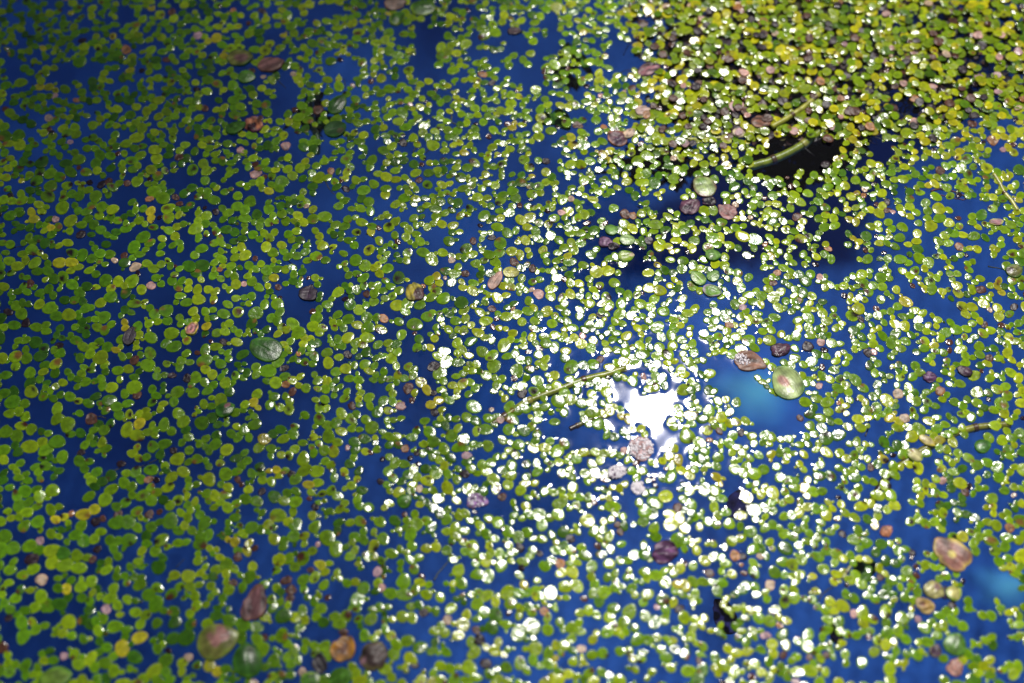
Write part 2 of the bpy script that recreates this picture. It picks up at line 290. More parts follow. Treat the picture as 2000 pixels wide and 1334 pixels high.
# name, px, py, a, b, angle, base, edge, centre(colour, u, v, radius), crumple, cup, label, short phrase
LEAVES = [
 ('floating_leaf',520,683,33,27,150,DGREEN,GREEN,None,.02,.05,'dark green oval leaf with fine parallel veins, on the left half','the dark green oval leaf'),
 ('floating_leaf',659,206,24,17,60,DGREEN,GREEN,None,.02,.10,'dark green glossy leaf tip tilted above a submerged stem, upper left','the dark green tilted leaf'),
 ('floating_leaf',655,254,22,19,20,(.03,.08,.02),DGREEN,((.09,.08,.04),.4,-.5,.4),.02,-.04,'dull dark green round leaf just below the glossy tilted leaf','the dull dark round leaf'),
 ('floating_leaf',1537,750,37,30,120,PALE,GREEN,((.42,.22,.18),.1,.1,.28),.02,-.10,'large pale green heart-shaped leaf with pinkish centre, right of the sun glint','the large pale heart-shaped leaf'),
 ('floating_leaf',1375,366,25,23,110,(.30,.38,.14),(.16,.08,.06),((.16,.28,.05),.5,0,.4),.03,.04,'pale silvery green leaf with brown-purple rim, above the dead leaves','the silvery leaf with purple rim'),
 ('decayed_leaf',1857,1083,41,30,130,(.27,.12,.09),(.50,.38,.07),((.5,.40,.08),-.05,.1,.22),.04,.10,'large pink-brown oval leaf with yellow edge, lower right','the large pink-brown leaf'),
 ('floating_leaf',424,1253,40,36,20,OLIVE,(.15,.2,.03),((.27,.13,.11),.15,.15,.5),.02,.10,'large olive leaf with round pinkish brown centre near the bottom','the olive leaf with pinkish centre'),
 ('floating_leaf',484,1291,36,29,100,DGREEN,GREEN,None,.01,.14,'dark green boat-shaped leaf with pale midrib stripe, at the bottom','the dark green boat-shaped leaf'),
 ('decayed_leaf',671,1269,27,24,60,(.30,.12,.01),ORA,((.10,.03,.01),0,0,.45),.04,-.06,'orange brown leaf with dark centre at the bottom edge','the orange brown leaf'),
 ('decayed_leaf',731,1282,32,27,50,(.05,.03,.025),(.13,.11,.03),((.28,.14,.16),-.7,.3,.3),.05,.12,'dark brown curled leaf right beside the orange leaf','the dark brown curled leaf'),
 ('floating_leaf',469,114,25,21,0,OLIVE,DGREEN,((.14,.07,.06),.1,-.1,.5),.03,.06,'olive brown leaf with dull purple centre, upper left','the olive leaf, upper left'),
 ('decayed_leaf',530,128,26,19,15,(.20,.09,.075),BROWN,None,.05,.05,'pinkish brown dead leaf beside the olive leaf, upper left','the pinkish dead leaf, upper left'),
 ('decayed_leaf',496,244,20,18,70,RUST,PURP,((.05,.01,.02),-.5,0,.5),.16,.05,'crumpled red-brown dead leaf on the upper left','the crumpled red-brown leaf'),
 ('floating_leaf',461,250,20,15,30,GREEN,DGREEN,None,.01,.05,'fresh green leaf with white midrib left of the crumpled red-brown leaf','the fresh green leaf'),
 ('floating_leaf',482,152,17,15,0,GREEN,GREEN,None,.01,.05,'round green leaf just below the olive leaf, upper left','the round green leaf, upper left'),
 ('floating_leaf',826,17,25,18,0,GREEN,LIME,None,.02,.06,'broad green leaf with pale shine at the top edge','the broad green leaf at the top'),
 ('decayed_leaf',772,9,21,16,10,(.26,.16,.11),BROWN,None,.04,.05,'brown and cream leaf at the top edge','the brown leaf at the top'),
 ('floating_leaf',777,38,19,14,50,GREEN,LIME,None,.02,.15,'green folded leaf below the brown leaf at the top edge','the green folded leaf'),
 ('decayed_leaf',1206,271,21,19,140,(.10,.035,.05),RUST,((.04,.015,.04),-.2,.3,.4),.06,.04,'dark purple leaf with rusty rim at the edge of the dense mat','the purple leaf with rusty rim'),
 ('decayed_leaf',1487,239,21,17,10,BROWN,(.22,.13,.09),None,.08,.10,'shiny wrinkled brown leaf in the dense mat near the thick stem','the shiny wrinkled brown leaf'),
 ('decayed_leaf',1347,406,21,17,30,(.13,.055,.08),PURP,((.06,.02,.05),-.3,0,.5),.10,.06,'purple wrinkled dead leaf, left of the rust leaf','the purple wrinkled leaf'),
 ('decayed_leaf',1385,394,15,11,-20,BLACK,PURP,None,.10,.10,'small black decayed leaf between the purple and rust leaves','the small black decayed leaf'),
 ('decayed_leaf',1420,415,20,17,140,(.27,.11,.10),(.2,.08,.07),None,.05,.03,'dull rust pink dead leaf, right of the purple wrinkled leaf','the rust pink dead leaf'),
 ('decayed_leaf',1463,709,32,22,-20,(.24,.12,.08),(.3,.16,.11),((.10,.04,.05),-.5,0,.4),.08,.05,'pinkish brown dead leaf beaded with water, above the pale heart-shaped leaf','the beaded brown leaf'),
 ('decayed_leaf',1524,684,21,15,10,(.09,.035,.06),BLACK,None,.07,.15,'dark purple shiny humped leaf above the pale heart-shaped leaf','the dark purple humped leaf'),
 ('decayed_leaf',1251,877,25,26,100,(.42,.26,.25),(.25,.12,.1),None,.09,.10,'whitish pink leaf crusted with water beads, just below the sun glint','the bead-crusted whitish leaf'),
 ('decayed_leaf',1205,924,20,14,20,(.10,.03,.10),PURP,None,.08,.10,'dark violet leaf left of and below the bead-crusted leaf','the dark violet leaf'),
 ('decayed_leaf',1246,954,14,14,90,(.22,.12,.24),PURP,None,.14,.05,'small lilac crumpled leaf scrap below the bead-crusted leaf','the lilac leaf scrap'),
 ('decayed_leaf',1298,1078,28,23,20,(.12,.05,.11),PURP,((.05,.02,.05),-.2,.2,.4),.15,.08,'crumpled dark violet leaf standing in open water, lower middle','the crumpled violet leaf'),
 ('decayed_leaf',603,574,19,19,80,(.03,.016,.03),BLACK,None,.03,.03,'nearly black round leaf in the left middle','the black round leaf'),
 ('decayed_leaf',810,571,22,19,110,YEL,OLIVE,((.07,.03,.03),-.45,-.45,.75),.05,.12,'yellow leaf half turned dark brown, left of the middle','the half yellow half brown leaf'),
 ('decayed_leaf',254,657,21,12,80,(.02,.01,.022),BLACK,None,.03,.02,'narrow black-purple leaf half under fronds at left','the narrow black leaf'),
 ('decayed_leaf',498,1180,36,27,75,(.14,.065,.065),BROWN,((.08,.03,.03),.5,-.4,.3),.06,.06,'purple-brown dull leaf in the lower left','the purple-brown dull leaf'),
 ('floating_leaf',440,801,19,16,30,DGREEN,GREEN,((.25,.12,.12),.45,.4,.35),.02,.14,'plump dark green leaf with pink spot at its tip','the plump leaf with pink spot'),
 ('decayed_leaf',376,643,15,12,70,(.38,.15,.14),YEL,None,.12,.05,'curled pinkish red leaf scrap at left','the curled pinkish red scrap'),
 ('decayed_leaf',625,1297,21,15,100,BLACK,BLACK,None,.03,-.04,'black rounded leaf at the bottom, left of the orange leaf','the black leaf at the bottom'),
 ('decayed_leaf',1731,1038,13,12,40,(.34,.14,.07),RUST,None,.08,.1,'small rust orange leaf in open water, lower right','the small rust orange leaf'),
 ('floating_leaf',1823,1153,18,21,90,(.40,.36,.14),OLIVE,((.2,.12,.1),.3,-.3,.4),.03,.08,'cream and olive leaf below the large pink-brown leaf','the cream and olive leaf'),
 ('floating_leaf',1862,1160,16,15,30,(.42,.38,.12),LIME,None,.03,.08,'yellowish cream round leaf below the large pink-brown leaf','the yellowish cream round leaf'),
 ('decayed_leaf',1846,1158,13,11,80,(.03,.02,.05),BLACK,None,.05,.05,'dark blue-black scrap squeezed between two cream leaves','the blue-black scrap'),
 ('decayed_leaf',1805,1183,20,15,140,(.34,.2,.04),(.4,.3,.1),((.14,.05,.02),.2,.1,.4),.04,.08,'orange tipped leaf with brown centre, lower right','the orange tipped leaf'),
 ('floating_leaf',1864,1260,23,22,60,(.09,.2,.03),GREEN,None,.02,.1,'smooth round green leaf near the bottom right corner','the smooth green leaf'),
 ('decayed_leaf',1864,1304,16,16,60,(.36,.18,.14),PINK,None,.04,.12,'pink shiny dead leaf below the smooth green leaf, bottom right','the pink shiny dead leaf'),
 ('decayed_leaf',1826,1273,14,12,60,PURP,OLIVE,None,.06,.08,'dark purple and green scrap left of the smooth green leaf','the purple scrap, bottom right'),
 ('decayed_leaf',968,549,22,11,60,(.40,.22,.16),PINK,None,.05,.03,'flat pinkish tan leaf scrap near the middle','the flat pinkish tan scrap'),
 ('floating_leaf',998,533,16,12,0,(.42,.40,.08),(.4,.42,.1),None,.02,.05,'pale lemon yellow oval leaf near the middle','the pale lemon yellow leaf'),
 ('floating_leaf',108,1327,33,24,20,(.10,.17,.02),GREEN,None,.02,.05,'broad green blurred leaf at the bottom left corner','the broad leaf, bottom left'),
 ('floating_leaf',607,1330,19,18,20,GREEN,LIME,None,.02,.06,'bright green round leaf at the bottom edge','the green leaf at the bottom'),
 ('floating_leaf',665,1325,24,20,20,GREEN,GREEN,None,.02,.06,'broad green leaf at the bottom edge under the orange leaf','the broad leaf under the orange'),
 ('decayed_leaf',1182,474,14,13,0,(.22,.12,.2),PURP,None,.05,.14,'round shiny lilac leaf above the middle','the round lilac leaf'),
 ('decayed_leaf',1198,483,11,9,0,BLACK,PURP,None,.08,.05,'small black scrap right of the round lilac leaf','the small black scrap'),
 ('floating_leaf',1194,450,14,12,140,(.14,.28,.05),GREEN,None,.02,.05,'ribbed green leaf above the round lilac leaf','the ribbed green leaf'),
 ('floating_leaf',1225,470,15,13,0,(.22,.33,.1),GREEN,None,.02,.05,'pale ribbed leaf right of the round lilac leaf','the pale ribbed leaf'),
 ('floating_leaf',1363,545,17,14,130,(.2,.34,.05),GREEN,None,.02,.05,'bright ribbed leaf left of its twin above the middle','the bright ribbed leaf'),
 ('floating_leaf',1393,540,14,12,40,(.16,.28,.07),GREEN,None,.02,.05,'darker ribbed leaf beside the bright ribbed leaf','the darker ribbed leaf'),
 ('floating_leaf',1390,570,19,13,-10,(.14,.28,.04),(.3,.24,.3),None,.03,-.12,'green leaf with lilac underside turned up at its lower edge','the leaf with lilac underside'),
 ('floating_leaf',1392,500,15,14,0,(.14,.26,.06),GREEN,None,.01,.16,'domed green leaf with a bright white shine','the domed shiny green leaf'),
 ('floating_leaf',1222,502,16,13,10,LIME,GREEN,((.5,.4,.25),.85,.1,.35),.02,.08,'lime leaf with a cream tip, above the middle','the lime leaf with cream tip'),
 ('decayed_leaf',1815,738,11,14,100,(.12,.05,.12),PURP,None,.05,.1,'small striped purple leaf alone in open water at right','the small striped purple leaf'),
 ('decayed_leaf',1884,727,15,11,-30,(.05,.02,.04),BLACK,None,.06,.08,'black-purple leaf with a white shine at right','the black-purple leaf at right'),
 ('decayed_leaf',1945,435,14,8,0,(.2,.06,.07),(.3,.34,.04),None,.03,-.05,'lime leaf with a dark red slit at the right edge','the leaf with dark red slit'),
 ('floating_leaf',1980,530,17,15,20,OLIVE,GREEN,((.05,.02,.02),-.5,.3,.45),.03,.08,'dark olive leaf at the right edge','the dark olive leaf'),
 ('floating_leaf',1918,873,16,15,30,(.06,.16,.03),GREEN,None,.02,.14,'plump green leaf with grey shine below the jointed stem','the plump leaf by the stem'),
 ('floating_leaf',790,979,15,14,40,GREEN,GREEN,None,.02,.12,'plump dark green leaf with white glint in the lower middle','the plump dark green leaf'),
 ('decayed_leaf',932,980,21,15,0,(.22,.11,.25),(.3,.18,.3),None,.14,.06,'lilac crumpled leaf sprinkled with beads, lower middle','the lilac crumpled leaf'),
 ('decayed_leaf',1255,218,15,11,10,(.38,.24,.2),(.4,.3,.22),None,.05,.05,'pale pink dead leaf in the dense mat','the pale pink leaf in the mat'),
 ('floating_leaf',1253,222,13,12,0,OLIVE,LIME,((.15,.09,.05),0,0,.6),.03,.05,'brown centred leaf with lime rim in the dense mat','the brown centred leaf'),
 ('decayed_leaf',1228,262,14,10,40,(.45,.3,.2),CREAM,None,.05,.05,'cream leaf right above the purple leaf with rusty rim','the cream leaf'),
 ('decayed_leaf',1268,137,24,14,20,(.2,.09,.1),PURP,None,.16,.05,'patch of pinkish purple decayed leaf in the dense mat','the purple decayed patch'),
 ('decayed_leaf',1430,150,30,13,0,(.10,.04,.06),BLACK,None,.16,.03,'dark decayed leaf sunk among fronds in the dense mat','the dark sunken leaf'),
 ('decayed_leaf',1005,62,15,9,0,(.05,.02,.03),BLACK,None,.05,.04,'dark brown leaf in open water at the top','the dark leaf in open water'),
 ('floating_leaf',1098,225,26,17,-60,(.06,.14,.02),DGREEN,None,.02,.04,'green leaf just under the surface near the purple leaf','the green sunken leaf'),
 ('floating_leaf',1070,222,27,15,-10,(.05,.13,.02),DGREEN,None,.02,.04,'wide green leaf just under the surface beside the mat','the wide sunken leaf'),
 ('floating_leaf',1137,108,24,11,-60,(.07,.16,.02),DGREEN,None,.02,.06,'upright green leaf sunk in the open water at the top','the upright sunken leaf'),
 ('floating_leaf',632,230,16,10,-20,(.10,.19,.03),DGREEN,None,.02,.15,'small curled green leaf at the head of the sunken stem','the small curled green leaf'),
 ('floating_leaf',1786,890,17,13,140,(.46,.42,.2),LIME,((.3,.12,.03),.5,-.3,.2),.03,.1,'pale cream leaf clasping the jointed stem','the pale leaf on the stem'),
 ('floating_leaf',1810,862,17,9,-35,(.5,.42,.2),YEL,None,.03,.12,'narrow cream yellow leaf clasping the jointed stem higher up','the narrow cream leaf'),
 ('floating_leaf',1443,262,13,10,-20,(.5,.45,.3),CREAM,None,.02,.12,'cream bud-like leaf near the thick stem','the cream bud-like leaf'),
]
SUNK = [ # dark leaves hanging in the water: px, py, depth, a, b, angle, colour, label
 (1634,1232,.012,29,15,80,(.006,.004,.014),'black oval leaf hanging under the surface at lower right'),
 (1415,1205,.05,46,24,110,(.010,.010,.05),'dark indigo leaf sunk below the fronds, lower middle'),
 (1440,985,.05,36,24,60,(.010,.010,.05),'dark indigo leaf sunk right of and above the crumpled violet leaf'),
 (615,190,.010,20,12,20,(.006,.012,.01),'black-green leaf sunk under the glossy tilted leaf'),
 (606,240,.010,22,9,10,(.006,.012,.01),'black-green leaf sunk behind the small curled green leaf'),
 (1108,100,.012,20,12,80,(.01,.03,.008),'dark green leaf sunk left of the upright leaf at the top'),
 (1100,145,.012,18,10,20,(.01,.02,.008),'dark green leaf sunk at the foot of the upright leaf'),
 (1690,1110,.012,26,20,30,(.012,.03,.012),'dark green leaf sunk under fronds left of the large pink-brown leaf'),
 (1585,300,.035,52,20,10,(.003,.004,.010),'broad dark leaf sunk below the thick stem'),
 (1500,255,.03,50,20,25,(.004,.005,.008),'brownish dark leaf sunk under the dense mat'),
 (1330,210,.02,60,22,0,(.012,.010,.010),'long dark leaf sunk under the left part of the dense mat'),
 (1290,310,.02,60,25,-10,(.008,.008,.016),'dark leaf sunk between the mat and the dead leaves'),
 (635,787,.006,13,6,50,(.006,.006,.008),'small black scrap sunk under fronds at left of the middle'),
]
STEMS = [ # points, radius in px, colours, label, node positions (fraction)
 ([(1462,326),(1500,316),(1532,303),(1565,285),(1600,258),(1626,238)],6.5,(.23,.27,.02),'thick yellow-green stem slanting under the dense mat',(.25,.6),-.002),
 ([(1507,248),(1530,236),(1555,220),(1580,202),(1600,184)],4.5,(.34,.34,.04),'thin yellow stem parallel to the thick stem, higher up',(.4,),.001),
 ([(1972,829),(1910,834),(1860,847),(1832,864),(1797,882),(1775,899),(1750,914),(1732,932),(1717,954),(1703,980)],6.0,(.24,.22,.02),'jointed yellow-green stem crossing the right side',(.2,.42,.62,.8),-.0008),
 ([(1222,719),(1185,732),(1155,738),(1125,747),(1100,759),(1062,772),(1025,787),(1000,805),(962,829)],6.0,(.22,.25,.02),'yellow-green stem floating left of the sun glint',(.3,.7,.9),-.0004),
 ([(1113,838),(1135,828),(1157,818),(1190,812)],4.0,(.2,.2,.03),'short broken stem with dark tip below the floating stem',(.2,),-.0005),
 ([(1102,896),(1135,887),(1172,889)],4.0,(.26,.28,.03),'short olive stem among fronds left of the bead-crusted leaf',(.3,),-.0005),
 ([(607,198),(609,220),(612,250),(622,272),(620,300)],4.0,(.05,.09,.02),'curved dark green stem dipping under water, upper left',(.3,.6),-.003),
 ([(1310,270),(1360,272),(1425,268)],2.6,(.32,.33,.05),'thin pale yellow stem lying across the dense mat',(.5,),-.0001),
 ([(1940,340),(1951,356),(1962,378),(1975,392),(1987,412)],3.4,(.34,.34,.05),'thin yellow stem at the right edge',(.5,),.0004),
 ([(1645,1130),(1653,1118),(1661,1106)],2.8,(.26,.28,.06),'short pale stem stub at lower right',(.5,),.0002),
]
ROOTS = [
 [(20,487),(33,482),(46,482)],[(60,526),(88,526),(115,514)],[(397,634),(410,641),(423,649),(410,648)],[(162,498),(180,499),(198,494),(188,486)],
 [(715,456),(730,464),(742,475),(738,466),(749,471)],[(775,396),(788,396),(803,390)],[(660,556),(668,567),(682,577)],[(788,621),(794,612),(801,603)],
 [(825,589),(828,597),(831,606)],[(862,606),(878,602),(897,594)],[(807,298),(812,288),(822,284)],[(882,225),(884,240),(905,246)],[(671,154),(674,163),(675,172)],
 [(537,152),(547,161),(558,172)],[(832,298),(839,292),(848,287)],[(1245,402),(1252,410),(1258,426)],[(1336,445),(1340,437),(1343,430)],
 [(1818,374),(1835,370),(1862,374),(1885,384),(1880,390),(1850,384),(1828,380)],[(1690,852),(1695,840),(1697,826),(1690,812)],[(192,814),(200,814),(208,818)],
 [(224,920),(233,914),(243,908)],[(267,918),(277,911),(288,906)],[(220,753),(229,757),(238,754)],[(502,854),(514,857),(528,865)],[(848,1134),(858,1116),(876,1096)],
 [(344,1108),(352,1100),(361,1091)],[(1598,1174),(1610,1158),(1627,1146)],[(1731,1148),(1752,1160),(1775,1182)],[(1737,1230),(1742,1242),(1754,1252)],
 [(1034,915),(1042,935),(1052,955),(1066,966),(1087,960)],[(1255,1082),(1259,1066),(1257,1052)],[(290,905),(305,898),(322,890)],[(630,345),(645,372),(655,380)],
 [(505,425),(520,433),(540,428)],[(940,345),(948,362),(960,365)],[(1570,575),(1580,585),(1600,590)],[(1930,520),(1945,523),(1966,528)],[(1700,262),(1725,272),(1752,262)],
 [(1860,650),(1870,668),(1880,670)],[(560,500),(566,512),(580,520)],
]

# ------------------------------------------------------------------ the setting: bed of the pond
bedD = 0.50
bs = 2.5
me = mesh_np('pond_bed', [(-bs, -bs, -bedD), (bs, -bs, -bedD), (bs, bs, -bedD), (-bs, bs, -bedD)], [0, 1, 2, 3], [4], None, M_BED)
tag(link('pond_bed', me), 'smooth blue bed of the pond under clear water', 'pond bed', kind='structure')

M_SUNPATCH = plant_material('sun_patch_paint', rough=0.9, bump=0.2, coarse=30, fine=90, trans=0.0, spec=0.05, tint=0.12)[0]  # sunlit spots of the bed, painted as turquoise patches fading outwards
for k, (px, py, rx, ry, lab) in enumerate([(1475,772,95,62,'pale turquoise sunlit patch painted on the bed below the pale heart-shaped leaf'),
        (1968,1150,80,42,'pale turquoise sunlit patch painted on the bed in the lower right corner')]):
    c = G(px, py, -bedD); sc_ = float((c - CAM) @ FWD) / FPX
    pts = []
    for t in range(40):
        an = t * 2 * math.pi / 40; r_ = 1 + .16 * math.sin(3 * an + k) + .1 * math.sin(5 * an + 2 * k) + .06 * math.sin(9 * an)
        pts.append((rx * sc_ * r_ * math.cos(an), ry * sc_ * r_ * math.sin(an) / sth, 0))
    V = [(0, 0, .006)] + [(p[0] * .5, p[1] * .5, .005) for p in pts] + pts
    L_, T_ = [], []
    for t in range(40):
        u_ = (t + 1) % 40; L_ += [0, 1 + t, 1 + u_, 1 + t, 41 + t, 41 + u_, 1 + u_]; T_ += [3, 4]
    tag(link('painted_sun_patch', mesh_np('painted_sun_patch', V, L_, T_, np.array([(.075, .30, .46)] + [(.045, .19, .42)] * 40 + [(.019, .088, .355)] * 40), M_SUNPATCH), None, (c[0], c[1], -bedD + .001)), lab, 'painted sunlight', 'pale patches on the bed')

# ------------------------------------------------------------------ added unseen bough overhead, placed to dim the left of the pond
e1 = np.cross(SUN, [0, 0, 1.0]); e1 /= np.linalg.norm(e1)
if e1[0] < 0: e1 = -e1
e2 = np.cross(SUN, e1); e2 = e2 if e2[1] > 0 else -e2
HB = 10.0
bough = empty('added_shade_bough', SUN * HB - e1 * 1.6); tag(bough, 'leafy bough added unseen high above the pond to shade its left side', 'tree bough')
lv, ll, lt, nv_ = [], [], [], 0
for _ in range(8200):
    u_, v_ = U(-1.5, .12), U(-.9, 1.3)
    if U() > np.interp(u_, [-.45, -.26, -.15, -.06, .06], [.95, .84, .58, .26, 0]) * np.interp(v_, [-.9, -.2, 0, .15, 1.3], [.95, .95, .9, 1.0, .95]): continue
    c = e1 * (u_ + 1.6) + e2 * v_ + SUN * U(-.4, .4)
    q1 = rng.normal(0, 1, 3); q1 /= np.linalg.norm(q1); q2 = np.cross(q1, SUN + rng.normal(0, .5, 3)); q2 /= np.linalg.norm(q2)
    ln, wd_ = U(.022, .036), U(.011, .017)
    lv += [c - q1 * ln, c - q1 * ln * .4 + q2 * wd_, c + q1 * ln * .4 + q2 * wd_ * .8, c + q1 * ln, c + q1 * ln * .4 - q2 * wd_ * .8, c - q1 * ln * .4 - q2 * wd_]
    ll += [nv_ + t for t in range(6)]; lt.append(6); nv_ += 6
fo = link('shade_foliage', mesh_np('shade_foliage', np.array(lv), np.array(ll), np.array(lt), np.tile(np.array((.05, .11, .02)), (nv_, 1)), M_STEM), bough); fo['kind'] = 'stuff'

# ------------------------------------------------------------------ packing raster on the water plane
CELL = 0.0004
X0, X1, Y0, Y1 = -0.32, 0.32, -0.26, 0.30
NX, NY = int((X1 - X0) / CELL), int((Y1 - Y0) / CELL)
occ = np.zeros((NY, NX), np.uint8)          # fronds
gap = np.zeros((NY, NX), bool)              # water kept open
ix = lambda x: (x - X0) / CELL
iy = lambda y: (y - Y0) / CELL

def fill_poly(pts):
    g = np.array([G(*p)[:2] for p in pts]); g = g.mean(0) + (g - g.mean(0)) * (.80 if pts[0][0] < 1000 else .97 if pts[0] in ((1385,688),(1888,1092),(1260,775),(1198,750),(1268,843)) else .90 if pts[0] == (1462,300) else .84); gx = ix(g[:, 0]); gy = iy(g[:, 1])
    x0, x1, y0, y1 = int(gx.min()), int(gx.max()) + 2, int(gy.min()), int(gy.max()) + 2
    x0 = max(x0, 0); y0 = max(y0, 0)
    yy, xx = np.mgrid[y0:y1, x0:x1]; ins = np.zeros(xx.shape, bool); j = len(gx) - 1
    for i in range(len(gx)):
        c = ((gy[i] > yy) != (gy[j] > yy)) & (xx < (gx[j] - gx[i]) * (yy - gy[i]) / (gy[j] - gy[i] + 1e-12) + gx[i])
        ins ^= c; j = i
    sub = gap[y0:y1, x0:x1]; sub |= ins[:sub.shape[0], :sub.shape[1]]
for g_ in GAPS: fill_poly(g_)
STRAY = [G(px, py) for px, py in [(960,95),(1015,120),(1040,75),(1210,75),(1180,88),(1150,392),(1265,392),(1300,500),(1455,495),(1465,535),(1650,450),(1665,485),(1640,560),(1480,290),(1590,350),(1730,275),(1745,190),(1930,490),(1790,720),(1820,1020),(1690,1290),(1925,1200),(1200,1280),(1405,1235),(675,1130),(1230,960)]]

def ellipse_cells(cx, cy, a, b_, ang, grow=1.0):
    r = max(a, b_) * grow
    x0, x1 = max(int(ix(cx - r)), 0), min(int(ix(cx + r)) + 2, NX); y0, y1 = max(int(iy(cy - r)), 0), min(int(iy(cy + r)) + 2, NY)
    if x1 <= x0 or y1 <= y0: return None
    yy, xx = np.mgrid[y0:y1, x0:x1]
    dx = X0 + xx * CELL - cx; dy = Y0 + yy * CELL - cy; c, s = math.cos(ang), math.sin(ang)
    q = ((dx * c + dy * s) / (a * grow)) ** 2 + ((-dx * s + dy * c) / (b_ * grow)) ** 2
    return (slice(y0, y1), slice(x0, x1)), q < 1

FOOT = []                                   # footprints that lift the water: cx, cy, a, b, ang

# large leaves go down first
leaf_objs, LAND = [], []
LS, LR = 30, 12
L_L, L_T = disc_topology(LS, LR + 1)
LTH = np.arange(LS) * 2 * np.pi / LS
def smooth_noise(x, y, k, seed):
    r_ = np.random.default_rng(seed); o = 0
    for i in range(5):
        ax, ay, ph = r_.normal(0, k), r_.normal(0, k), r_.uniform(0, 6.28)
        o = o + np.sin(ax * x + ay * y + ph)
    return o / 2.2
def leaf_geo(a, b_, base, edge, centre, crumple, cup, seed):
    r_ = np.random.default_rng(seed)
    rh = np.linspace(0, 1, LR + 1)[1:]
    p1, p2 = r_.uniform(0, 6.28, 2)
    out = 1 + .02 * np.cos(2 * LTH + p1) + .02 * np.cos(3 * LTH + p2) + (.02 + crumple * .35) * smooth_noise(np.cos(LTH) * 3, np.sin(LTH) * 3, 1.0, seed + 3)
    if crumple > .045:                                                                    # bitten, torn rim
        for _ in range(5): out *= 1 - r_.uniform(.04, .16) * np.exp(-((((LTH - r_.uniform(0, 6.28)) + np.pi) % (2 * np.pi) - np.pi) / r_.uniform(.1, .25)) ** 2)
    out *= 1 + 0.07 * np.exp(-(((LTH + np.pi) % (2 * np.pi) - np.pi) / .28) ** 2)      # pointed tip
    uu = [0.0]; vv = [0.0]; rr = [0.0]
    for q in rh:
        uu += list(q * out * np.cos(LTH)); vv += list(q * out * np.sin(LTH) * (1 - .12 * np.cos(LTH))); rr += [q] * LS
    uu, vv, rr = map(np.array, (uu, vv, rr))
    z = 0.0007 + cup * b_ * (1 - rr ** 2) * 1.2 + crumple * b_ * .55 * smooth_noise(uu, vv, 3.2, seed) + .15 * crumple * b_ * smooth_noise(uu, vv, 9, seed + 1)
    z += -0.02 * b_ * np.exp(-(vv / .07) ** 2) * (1 - rr)                                # midrib groove
    z += r_.normal(0, .05) * uu * a + r_.normal(0, .05) * vv * b_
    if cup < 0: z += -cup * b_ * 1.2
    z = np.maximum(z, 0.00035)
    V = np.stack([uu * a, vv * b_, z], 1)
    low = V[-LS:].copy(); low[:, :2] *= .97; low[:, 2] = -0.0004                         # rim turned down into the water
    V = np.vstack([V, low])
    uu = np.append(uu, uu[-LS:]); vv = np.append(vv, vv[-LS:]); rr = np.append(rr, np.ones(LS))
    nz = smooth_noise(uu, vv, 4.0, seed + 7) * .12
    w = np.clip((rr + nz - .72) / .3, 0, 1)[:, None]
    C = np.asarray(base) * (1 - w) + np.asarray(edge) * w
    if centre:
        cc, cu, cv, cr_ = centre
        d = np.hypot(uu - cu, vv - cv) + nz
        w = np.clip((cr_ - d) / .16 + .5, 0, 1)[:, None]
        C = C * (1 - w) + np.asarray(cc) * w
    C = C * np.clip(1 + (.25 + 1.6 * crumple) * smooth_noise(uu, vv, 6.0, seed + 9), .25, 2)[:, None]
    C *= (1 + .35 * np.exp(-(vv / .05) ** 2))[:, None]
    s = vv / np.sqrt(np.clip(1.08 - uu ** 2, .05, 2))
    return V, C, np.stack([s * .5, uu], 1)

for i, (nm, px, py, a, b_, ang, base, edge, cen, crm, cup, lab, short) in enumerate(LEAVES):
    s = mpp(px, py); a *= s; b_ *= s; ang = R(ang)
    V, C, uv = leaf_geo(a, b_, base, edge, cen, crm * (1.7 if nm == 'decayed_leaf' else 1), cup, 100 + i)
    V = rotz(V, ang)
    sunk = 'sunk' in lab or 'under the surface' in lab
    x, y, _ = G(px, py)
    if sunk: V[:, 2] -= 0.004
    me = mesh_np(nm, V, L_L, L_T, C, M_SUNK if sunk else M_LEAF if nm == 'floating_leaf' else M_ROT, uv)
    o = tag(link(nm, me, None, (x, y, 0.0002 * (i % 3))), lab, 'leaf', 'larger leaves among the duckweed')
    leaf_objs.append((o, px, py, a, b_, ang, lab)); LAND.append((px, py, short))
    ec = ellipse_cells(x, y, a, b_, ang, .97)
    if ec and not sunk:
        occ[ec[0]][ec[1]] = 2
        FOOT.append((x, y, a, b_, ang))

for i, (px, py, dep, a, b_, ang, colr, lab) in enumerate(SUNK):
    s = mpp(px, py); x, y, _ = G(px, py, -dep)
    V, C, uv = leaf_geo(a * s, b_ * s, colr, colr, None, .14 if a > 45 else .05, .04, 300 + i)
    V = tilt(rotz(V, R(ang)), U(-.15, .15), U(-.15, .15))
    tag(link('submerged_leaf', mesh_np('submerged_leaf', V, L_L, L_T, C, M_SUNK, uv), None, (x, y, -dep)), lab, 'leaf', 'dark leaves under the water')

